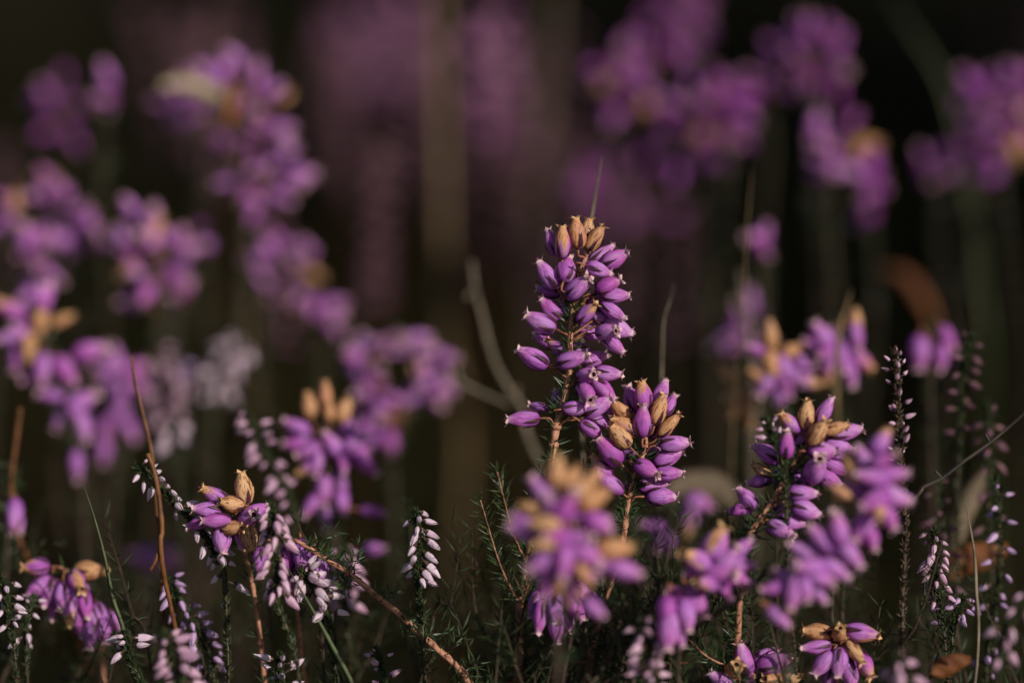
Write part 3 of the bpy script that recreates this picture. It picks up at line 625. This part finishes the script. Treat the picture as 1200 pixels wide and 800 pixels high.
ling('pale blurred ling plume left of the centre gap, whitest of the blurred ones', [(284,398),(270,420),(256,445),(250,480),(250,560),(252,680)], 62, 44, 'white', -.5, 1.25, .55, 0, .2)
ling('pale mauve blurred ling plume left of the whitest one', [(180,412),(190,440),(196,470),(196,500),(198,560),(198,680)], 62, 40, 'pink', -.5, 1.25, .55, 0, .24)
ling('little white blurred ling head under the pale mauve plume', [(200,498),(206,515),(210,530),(212,600),(214,700)], 58, 18, 'white', -.4, 1.2, .3, 0, .2)
ling('small greyish-lilac blurred ling speck between the two pale plumes', [(214,432),(216,442),(218,520),(220,640)], 61, 10, 'lilac', -.3, 1.2, .2, 0, .14)
ling('blurred pale ling head behind the branch right of the white buds', [(404,640),(402,665),(406,695),(408,740),(410,800)], 52.5, 30, 'pink', -.5, 1.05, .6, 0, .17)

# ------------------------------------------------------------------ stalks, twigs, grasses, leaves
def stalk(name, label, cat, stem, depth, r0, r1, m, sides=6, branches=(), group=None, ground_it=True, knots=False):
    pts = [at(s[0], s[1], depth + (s[2] if len(s) > 2 else 0)) for s in stem]
    full = smooth_path(pts + (path_to_ground(pts) if ground_it else []), 6); root = full[-1].copy()
    mb = MB(); n = len(full)
    rad = [r0 + (r1 - r0) * min(1, i / (n * .6)) for i in range(n)]
    tube(mb, full, rad, sides, 0, True, .15 if sides > 4 else .03)
    if knots:
        for i in range(3, n - 2, 9): tube(mb, [full[i] + (full[i - 1] - full[i]).normalized() * .05, full[i] - (full[i - 1] - full[i]).normalized() * .05], [rad[i] * 1.3, rad[i] * 1.3], sides)
    r = thing(name, label, cat, root, group)
    link('stem', mb.mesh(name, [m], org=root), r)
    for b in branches:
        bp = [at(s[0], s[1], depth + (s[2] if len(s) > 2 else 0)) for s in b]
        bp = smooth_path(bp, 5); bm_ = MB()
        tube(bm_, bp, [r0 * .7 + (r1 * .8 - r0 * .7) * i / len(bp) for i in range(len(bp))], 5, 0, True, .15)
        link('branch', bm_.mesh('branch', [m], org=root), r)
    return r, full

def blade(label, stem, depth, wd, m, fold=.35, cat='grass blade', name='grass_blade'):
    pts = [at(s[0], s[1], depth + (s[2] if len(s) > 2 else 0)) for s in stem]
    full = smooth_path(pts + path_to_ground(pts), 7); root = full[-1].copy(); mb = MB(); n = len(full)
    for i, p in enumerate(full):
        t = (full[max(i - 1, 0)] - full[min(i + 1, n - 1)]).normalized()
        s = t.cross(FW).normalized(); u = s.cross(t).normalized()
        w_ = wd * min(1, .12 + i / n * 2.4)
        mb.v += [p - s * w_, p + u * w_ * fold, p + s * w_, p - u * w_ * .25 + u * w_ * fold]
    for i in range(n - 1):
        for a, b in ((0, 1), (1, 2), (2, 3), (3, 0)):
            mb.f.append((i * 4 + a, i * 4 + b, i * 4 + 4 + b, i * 4 + 4 + a)); mb.m.append(0)
    return link(name, mb.mesh(name, [m], org=root), None, root, label=label, category=cat, group='grass blades and stalks')

stalk('cut_stalk', 'short orange-brown cut stalk with a frayed tip at the left', 'dry stalk', [(154,416),(157,440),(166,480),(176,520),(182,570),(186,640),(190,700)], 51.5, .03, .035, M_brown, 7)
stalk('cut_stalk', 'sharp orange-brown cut stalk nearest the arching sparse ling spike', 'dry stalk', [(173,531),(180,550),(186,580),(190,620),(190,660)], 50, .05, .05, M_brown, 7, [[(186,640),(183,655),(176,668)]])
stalk('brown_stalk', 'blurred brown curved stalk at the left edge', 'dry stalk', [(24,478),(20,510),(14,560),(16,600),(30,650)], 54, .05, .055, M_brown, 6)
blade('long thin green grass blade slanting down at the lower left', [(98,568),(110,605),(122,650),(132,700),(144,736),(156,790)], 50.2, .045, M_grass)
blade('green grass stem crossing in front of the white ling buds', [(334,661,-.3),(352,690),(372,725),(392,762),(412,800),(420,830)], 49.4, .05, M_grass)
blade('second green grass stem just left of the one crossing the white buds', [(350,700),(372,735),(390,765),(404,800),(412,830)], 49.9, .045, M_grass)
blade('blurred green blade in the top right corner slanting down right', [(1040,-10),(1062,25),(1085,60),(1105,95),(1122,150),(1136,230),(1150,330),(1160,420)], 72, .07, M_grass)
blade('short pale grass tip between the tan sprig and the capped violet cluster', [(998,338),(992,360),(985,380),(980,440)], 55, .06, M_straw)
blade('thin straw tip rising behind the tall centre spike', [(706,183),(701,210),(696,238),(690,275),(686,330)], 51.5, .04, M_greytwig)
blade('thin dry straw with a feathery tip right of the tall centre spike', [(790,333),(785,352),(778,375),(776,410),(774,470)], 52.8, .028, M_greytwig)
blade('faint hair-thin straw above the lone round purple bloom', [(881,190),(880,215),(876,260),(872,330)], 54.5, .014, M_straw)
blade('thin grey pointed stalk in front of the orange leaf at the right', [(1131,588),(1136,612),(1142,650),(1144,690),(1146,760)], 50.5, .035, M_greytwig)
blade('faint thin straw above the tall upper left spike', [(264,-5),(266,60),(274,150),(284,230),(290,300),(292,400)], 66, .03, M_straw)
stalk('dry_stalk', 'wide blurred tan dead stem rising to the top edge left of centre', 'dead stem', [(514,-20),(516,60),(518,150),(520,230),(521,310),(523,400)], 82, .15, .16, M_straw, 7)
stalk('dry_stalk', 'faint pinkish-brown dead stem at the top right of the wide tan one', 'dead stem', [(648,-20),(646,40),(640,110),(634,180)], 92, .13, .14, M_dull, 7)
stalk('grey_twig', 'blurred grey forked dead twig left of the tall centre spike', 'dead twig', [(553,306),(556,335),(566,375),(578,420),(596,455),(612,478),(622,520)], 57.5, .05, .07, M_greytwig, 7,
      [[(524,432),(545,450),(568,462),(596,474)], [(534,425),(540,450)], [(606,452),(604,470)], [(553,340),(546,350)]])
stalk('grey_twig', 'faint blurred dead twig right of the tall centre spike low down', 'dead twig', [(868,318),(872,350),(880,400),(884,450),(884,520)], 60, .06, .08, M_greytwig, 6, [[(858,345),(872,370)]])
stalk('thorny_twig', 'thin dark twig slanting up to the right edge', 'dark twig', [(1205,480,-.2),(1180,502),(1158,520),(1130,540),(1104,560),(1080,572),(1066,590)], 50.4, .03, .04, M_darktwig, 6, [[(1160,518),(1154,508)], [(1104,560),(1096,552)]])
stalk('dark_twig', 'brown bare stick slanting behind the pink and purple sprig', 'dark twig', [(900,668),(870,696),(840,718),(810,738),(785,756),(765,775)], 48.6, .045, .06, M_wood, 6)
stalk('straw_stem', 'thin orange straw lying across the bottom left of the small nodding cluster', 'dry stalk', [(812,776),(785,777),(740,776),(690,776),(650,780),(600,800)], 50.6, .03, .035, M_brown, 6)

# the pinkish woody branch running from the hanging bells to the bottom edge
def woody():
    stem = [(345,632,.1),(362,642),(382,655),(410,672),(440,697),(465,717),(490,740),(515,762),(540,785),(560,815)]
    r, full = stalk('woody_branch', 'pinkish-brown woody branch with green leaf tufts crossing the lower left', 'heather branch', stem, 50.1, .045, .075, M_stem, 8)
    lm = MB(); root = r.location
    for i in range(2, 56, 1):
        if i >= len(full) - 6: break
        t = (full[i] - full[i + 1]).normalized()
        if i % 6 in (0, 1) or random.random() < .16:
            side = Vector((rnd(-.3, 1), rnd(-.8, .5), rnd(-.6, 1))).normalized(); Ls = rnd(.3, .9)
            for k in range(4):
                whorl(lm, full[i] + side * Ls * k / 4, (side + Vector((0, 0, .6))).normalized(), 4, rnd(.25, .4), .022, .8, .03)
    link('needle_leaves', lm.mesh('needle_leaves', [M_needle], False, root), r, kind='stuff')
woody()

def dead_leaf(label, outline, depth, m, cat, curl=.3, name='dead_leaf', bow=0):
    """curled strip leaf: outline = pixel centre line with half width in cm"""
    P = [at(x, y, depth + dd) for x, y, w_, dd in outline]; W = [o[2] for o in outline]
    n = 5 * (len(P) - 1) + 1; pts = smooth_path(P, 5); mb = MB()
    root = pts[-1].copy()
    def wd(i): f = i / (n - 1) * (len(W) - 1); j = min(int(f), len(W) - 2); return W[j] + (W[j + 1] - W[j]) * (f - j)
    for i, p in enumerate(pts):
        t = (pts[min(i + 1, n - 1)] - pts[max(i - 1, 0)]).normalized(); s = t.cross(FW).normalized(); u = s.cross(t)
        for k in range(-2, 3):
            q = k / 2
            mb.v.append(p + s * wd(i) * q + u * (curl * wd(i) * q * q + .02 * math.sin(i * 1.3 + k)))
        for k in range(2, -3, -1):
            q = k / 2
            mb.v.append(p + s * wd(i) * q * .98 + u * (curl * wd(i) * q * q + .02 * math.sin(i * 1.3 + k) + .03))
    for i in range(n - 1):
        for k in range(10):
            mb.f.append((i * 10 + k, i * 10 + (k + 1) % 10, i * 10 + 10 + (k + 1) % 10, i * 10 + 10 + k)); mb.m.append(0)
    g = [pts[-1] + Vector((0, .2, -1.5)), Vector((pts[-1].x, pts[-1].y + .5, ground_z(pts[-1].x, pts[-1].y)))]; st = smooth_path([pts[-1]] + g, 4)
    root = st[-1].copy()
    r = thing(name, label, cat, root)
    link('leaf_blade', mb.mesh('leaf_blade', [m], org=root), r)
    sm = MB(); tube(sm, st, [.025] * len(st), 5); link('stem', sm.mesh('leaf_stem', [M_wood], org=root), r)
dead_leaf('blurred yellowish dried leaf lying across the upper left sprigs', [(190,100,.1,0),(215,98,.15,0),(240,105,.19,0),(262,115,.14,0),(272,120,.05,0)], 63.5, M_pale, 'dried leaf')
dead_leaf('small orange dead leaf beside the tip of the yellowish dried one', [(270,98,.1,0),(270,115,.2,0),(268,132,.16,0),(266,148,.04,0)], 63.5, M_orange, 'dead leaf')
dead_leaf('blurred rusty orange curved leaf above the three lavender bells', [(1035,315,.04,0),(1060,322,.14,0),(1078,345,.2,0),(1092,372,.1,0),(1100,400,.04,0)], 70, M_rust, 'dead leaf')
dead_leaf('bright orange dead leaf lying low at the right', [(1182,640,.08,0),(1160,650,.28,0),(1138,655,.34,0),(1122,662,.3,0),(1118,680,.1,0)], 53.5, M_rust, 'dead leaf')
dead_leaf('pale blurred curled leaf behind the right spike at mid height', [(772,585,.1,0),(800,570,.3,0),(830,572,.42,0),(858,585,.34,0),(872,612,.12,0)], 57, M_dull, 'dried leaf')
dead_leaf('red-brown curled leaf at the bottom right beside a white speck', [(1138,772,.06,0),(1120,776,.18,0),(1104,784,.2,0),(1092,792,.06,0)], 48.5, M_rust, 'dead leaf')
dead_leaf('greyish-green blurred blade leaning in the shade at the right', [(1160,545,.06,0),(1140,580,.22,0),(1126,615,.2,0),(1118,650,.08,0)], 55, M_dull, 'dead leaf')

# ------------------------------------------------------------------ undergrowth: countless dark leafy shoots
import numpy as np
def shoot_mb(seed, H, nd, leafmat=0, nb=5):
    random.seed(seed); mb = MB()
    pts = smooth_path([(0, 0, 0), (rnd(-1, 1), rnd(-1, 1), H * .5), (rnd(-2, 2), rnd(-2, 2), H)], 3)
    tube(mb, pts, [.09 - .07 * i / len(pts) for i in range(len(pts))], 3, 1, False)
    lines = [(pts, .2)]
    for q in range(nb):
        k = random.randrange(len(pts) // 4, len(pts) - 1); p = pts[k]; a = rnd(0, 6.28); L = H * rnd(.2, .45)
        d = Vector((math.cos(a), math.sin(a), rnd(.3, 1.3))).normalized()
        br = smooth_path([p, p + d * L * .5 + Vector((0, 0, -L * .05)), p + d * L + Vector((0, 0, L * .15))], 2)
        tube(mb, br, [.035 - .02 * i / len(br) for i in range(len(br))], 3, 1, False); lines.append((br, .1))
    for ln, lo in lines:
        m_ = max(4, int(nd * (1 if ln is pts else .45)))
        for k in range(m_):
            u = lo + (1 - lo) * k / m_; f = u * (len(ln) - 1); i = min(int(f), len(ln) - 2); p = ln[i].lerp(ln[i + 1], f - i)
            q = k * 2.4 + rnd(-.5, .5); d = Vector((math.cos(q), math.sin(q), rnd(-.2, 1.2))).normalized()
            s = d.orthogonal().normalized() * .05; L = rnd(.5, 1.2); b = len(mb.v)
            mb.v += [p - s, p + s, p + d * L]; mb.f.append((b, b + 1, b + 2)); mb.m.append(leafmat)
    return mb
def scatter(name, temps, spots, mats, kind='stuff'):
    V = []; F = []; M = []; off = 0
    T = []
    for t in temps:
        v = np.array([tuple(p) for p in t.v], dtype=np.float32); T.append((v, t.f, np.array(t.m)))
    for (x, y, z, s, rz, tx, ty, k) in spots:
        v, f, m = T[k]
        c, sn = math.cos(rz), math.sin(rz)
        a = np.empty_like(v)
        a[:, 0] = (v[:, 0] * c - v[:, 1] * sn) * s + v[:, 2] * tx * s + x
        a[:, 1] = (v[:, 0] * sn + v[:, 1] * c) * s + v[:, 2] * ty * s + y
        a[:, 2] = v[:, 2] * s + z
        V.append(a); F.append([tuple(i + off for i in q) for q in f]); M.append(m); off += len(v)
    me = bpy.data.meshes.new(name); me.from_pydata(np.concatenate(V).tolist(), [], [q for f in F for q in f])
    for m in mats: me.materials.append(m)
    me.polygons.foreach_set('material_index', np.concatenate(M).tolist()); me.update()
    return link(name, me, kind=kind)
temps = [shoot_mb(s, 17, 60) for s in range(6)]
rs = random.Random(5); spots = []
def clear(x, y):       # keep the gap in front of the camera free
    d = y - CAM.y
    return d < 46 and abs(x) < 16
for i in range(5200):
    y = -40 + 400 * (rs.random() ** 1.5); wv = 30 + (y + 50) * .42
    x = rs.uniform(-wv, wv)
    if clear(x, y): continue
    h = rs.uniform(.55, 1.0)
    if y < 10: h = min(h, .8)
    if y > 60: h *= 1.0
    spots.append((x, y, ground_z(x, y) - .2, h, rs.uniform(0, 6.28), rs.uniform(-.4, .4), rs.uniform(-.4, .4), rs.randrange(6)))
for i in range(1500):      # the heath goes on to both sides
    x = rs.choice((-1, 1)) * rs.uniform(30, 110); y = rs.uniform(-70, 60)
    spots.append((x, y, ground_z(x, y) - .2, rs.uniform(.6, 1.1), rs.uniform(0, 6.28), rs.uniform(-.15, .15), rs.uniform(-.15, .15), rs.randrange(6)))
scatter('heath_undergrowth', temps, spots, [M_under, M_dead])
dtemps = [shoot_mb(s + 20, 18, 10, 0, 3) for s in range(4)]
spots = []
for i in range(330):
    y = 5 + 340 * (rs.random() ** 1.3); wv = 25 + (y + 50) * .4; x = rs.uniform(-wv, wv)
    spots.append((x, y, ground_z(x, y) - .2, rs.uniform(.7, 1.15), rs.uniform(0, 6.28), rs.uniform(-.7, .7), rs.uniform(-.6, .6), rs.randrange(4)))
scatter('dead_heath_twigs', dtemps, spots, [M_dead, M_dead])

# unseen gorse bushes added right of the frame to shade the heath behind
def gorse(label, x, y, rad, H, seed):
    r_ = random.Random(seed); root = Vector((x, y, ground_z(x, y)))
    r = thing('added_gorse_bush', label, 'bush', root, 'unseen gorse bushes added for shade')
    tm = MB(); cm = MB(); tips = []
    for k in range(9):
        q = k * 2.4 + r_.uniform(-.4, .4); lean = r_.uniform(.15, .8)
        tip = Vector((math.cos(q) * rad * lean, math.sin(q) * rad * lean, H * r_.uniform(.6, .9)))
        pts = smooth_path([(0, 0, -1), tip * .4 + Vector((r_.uniform(-4, 4), r_.uniform(-4, 4), 0)), tip], 4)
        tube(tm, pts, [2.2 - 1.8 * i / len(pts) for i in range(len(pts))], 6, 0, True, .1)
    for k in range(230):
        q = r_.uniform(0, 6.28); v = r_.uniform(.06, 1) ; rr = rad * math.sqrt(r_.random()) * (1.05 - .75 * max(0, v - .45) ** 1.2 * 1.6)
        c = Vector((math.cos(q) * rr, math.sin(q) * rr, v * H)); cs = r_.uniform(6, 12)
        for j in range(34):
            d = Vector((r_.gauss(0, 1), r_.gauss(0, 1), r_.gauss(.3, 1))).normalized(); p = c + d * cs * r_.random()
            s_ = d.orthogonal().normalized() * r_.uniform(.5, .9); L = r_.uniform(3, 6); b = len(cm.v)
            cm.v += [p - s_, p + s_, p + d * L]; cm.f.append((b, b + 1, b + 2)); cm.m.append(0)
    link('trunk', tm.mesh('added_gorse_trunk', [M_wood]), r); link('crown', cm.mesh('added_gorse_crown', [M_under], False), r, kind='stuff')
for i, (x, y, rd, H, lab) in enumerate([(118, -8, 36, 135, 'dark spiny gorse bush added unseen just right of the frame to cast shade'), (140, 58, 46, 165, 'larger dark gorse bush added for shade right of the frame behind the first'),
        (128, 135, 46, 150, 'round dark gorse bush added for shade right of the frame, third of the row'), (170, 215, 60, 185, 'tallest dark gorse bush added for shade at the far end of the row'), (205, 10, 55, 190, 'broad dark gorse bush added for shade behind the row on the right')]):
    gorse(lab, x, y, rd, H, 60 + i)

# green leafy shoots tangled low between the flowering stems, in and near focus
def foliage():
    random.seed(31); lm = MB()
    for k in range(360):
        if k < 200: x = random.gauss(740, 110)
        else: x = rnd(0, 1200)
        y = 810 - 215 * rnd(0, 1) ** 1.6; d = rnd(48.6, 58)
        tip = at(x, y, d); L = rnd(4, 8); lean = Vector((rnd(-.5, .5), rnd(-.4, .4), -1)).normalized()
        sp = smooth_path([tip, tip + lean * L * .4 + Vector((rnd(-.3, .3), 0, 0)), tip + lean * L, Vector((tip.x + lean.x * L * 1.5, tip.y + 1, 4))], 7)
        tube(lm, sp, [.015 + .02 * min(1, i / 8) for i in range(len(sp))], 4, 1)
        for i in range(len(sp) - 6):
            t = (sp[i] - sp[i + 1]).normalized(); seg = (sp[i] - sp[i + 1]).length
            for h in range(max(1, int(seg / .22))):
                whorl(lm, sp[i].lerp(sp[i + 1], h * .22 / seg), t, 3, rnd(.25, .5), .02, rnd(.5, 1.0), .02)
        if random.random() < .5:
            i = random.randrange(2, 9); o = Vector((rnd(-1, 1), rnd(-.6, .6), rnd(.4, 1))).normalized()
            for h in range(7): whorl(lm, sp[i] + o * h * .16, o, 3, rnd(.2, .38), .018, .8, .015)
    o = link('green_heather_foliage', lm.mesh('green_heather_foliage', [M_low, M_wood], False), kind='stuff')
foliage()

# ------------------------------------------------------------------ distant sprigs, too blurred to show parts
def far_sprig_mb(seed, kind):
    random.seed(seed); mb = MB(); H = 22
    pts = smooth_path([(0, 0, 0), (rnd(-1, 1), rnd(-1, 1), H * .5), (rnd(-1.5, 1.5), rnd(-1, 1), H)], 4)
    tube(mb, pts, [.1 - .06 * i / len(pts) for i in range(len(pts))], 4, 3)
    n = 20 if kind == 'bell' else 30
    for k in range(n):
        u = 1 - (.16 if kind == 'bell' else .2) * k / n; f = u * (len(pts) - 1); i = min(int(f), len(pts) - 2); p = pts[i].lerp(pts[i + 1], f - i)
        q = k * 2.4; d = Vector((math.cos(q), math.sin(q), rnd(-.6, .6))).normalized()
        if kind == 'bell':
            mb.add(LOB['fresh'][k % 3], Matrix.Translation(p + d * .25) @ orient(d, 0).to_4x4())
        else:
            tube(mb, [p, p + d * .15, p + d * .45], [.02, .1, .02], 4, 0)
    return mb
FARB = [far_sprig_mb(s, 'bell').mesh('distant_bell_sprig', [M_dimmed, M_lip, M_throat, M_dead]) for s in range(3)]
FARL = [far_sprig_mb(s + 9, 'ling').mesh('distant_ling_sprig', [M_faded, M_lip, M_throat, M_dead]) for s in range(3)]
def place_far(px, py, d, kind, where=''):
    p = at(px, py, d); z0 = ground_z(p.x, p.y)
    s = (p.z - z0) / 22
    if s < .35 or s > 2.4: return
    me = rs.choice(FARB if kind == 'b' else FARL)
    o = link('distant_bell_heather' if kind == 'b' else 'distant_ling_heather', me, None, (p.x, p.y, z0),
             label='far blurred purple heather sprig ' + where if kind == 'b' else 'far blurred faded pinkish ling sprig ' + where,
             category='heather sprig', group='distant heather sprigs')
    o.rotation_euler = (rs.uniform(-.1, .1), rs.uniform(-.1, .1), rs.uniform(0, 6.28)); sx = min(s, 1.2); o.scale = (sx, sx, s)
for (cx, cy, wx, wy, d0, d1, n, k) in [(400, 30, 30, 40, 90, 110, 4, 'l'), (460, 50, 30, 40, 90, 120, 4, 'l'), (570, 40, 25, 35, 88, 105, 4, 'l'), (550, 120, 14, 30, 84, 92, 4, 'l'),
        (610, 60, 20, 40, 90, 110, 4, 'l'), (600, 150, 18, 30, 84, 92, 3, 'l'), (285, 15, 30, 25, 85, 95, 6, 'l'), (690, 225, 14, 16, 80, 84, 3, 'l'), (20, 160, 16, 12, 85, 95, 2, 'l'),
        (365, 165, 16, 24, 72, 76, 3, 'l'), (440, 15, 30, 12, 110, 140, 2, 'b'), (1130, 20, 40, 14, 100, 130, 2, 'l'), (750, 240, 12, 20, 76, 80, 3, 'l'), (585, 10, 30, 12, 90, 110, 2, 'b')]:
    spot = 'behind the yellow dried leaf' if cx < 200 else 'behind the tall upper left spike' if cx < 400 else 'left of the wide tan stalk' if cx < 500 else \
        'between the wide tan stalk and the magenta clump' if cx < 670 else 'behind the tip of the tall centre spike' if cx < 800 else 'in the top right corner'
    for i in range(n): place_far(cx + rs.uniform(-wx, wx), cy + rs.uniform(-wy, wy), rs.uniform(d0, d1), k, spot)

# ------------------------------------------------------------------ centimetres to metres
S3 = Matrix.Scale(SC, 4)
for me in bpy.data.meshes: me.transform(S3)
for o in bpy.data.objects:
    if o in (cam, so): continue
    o.location = o.location * SC
print('objects', len(bpy.data.objects), 'faces', sum(len(m.polygons) for m in bpy.data.meshes))
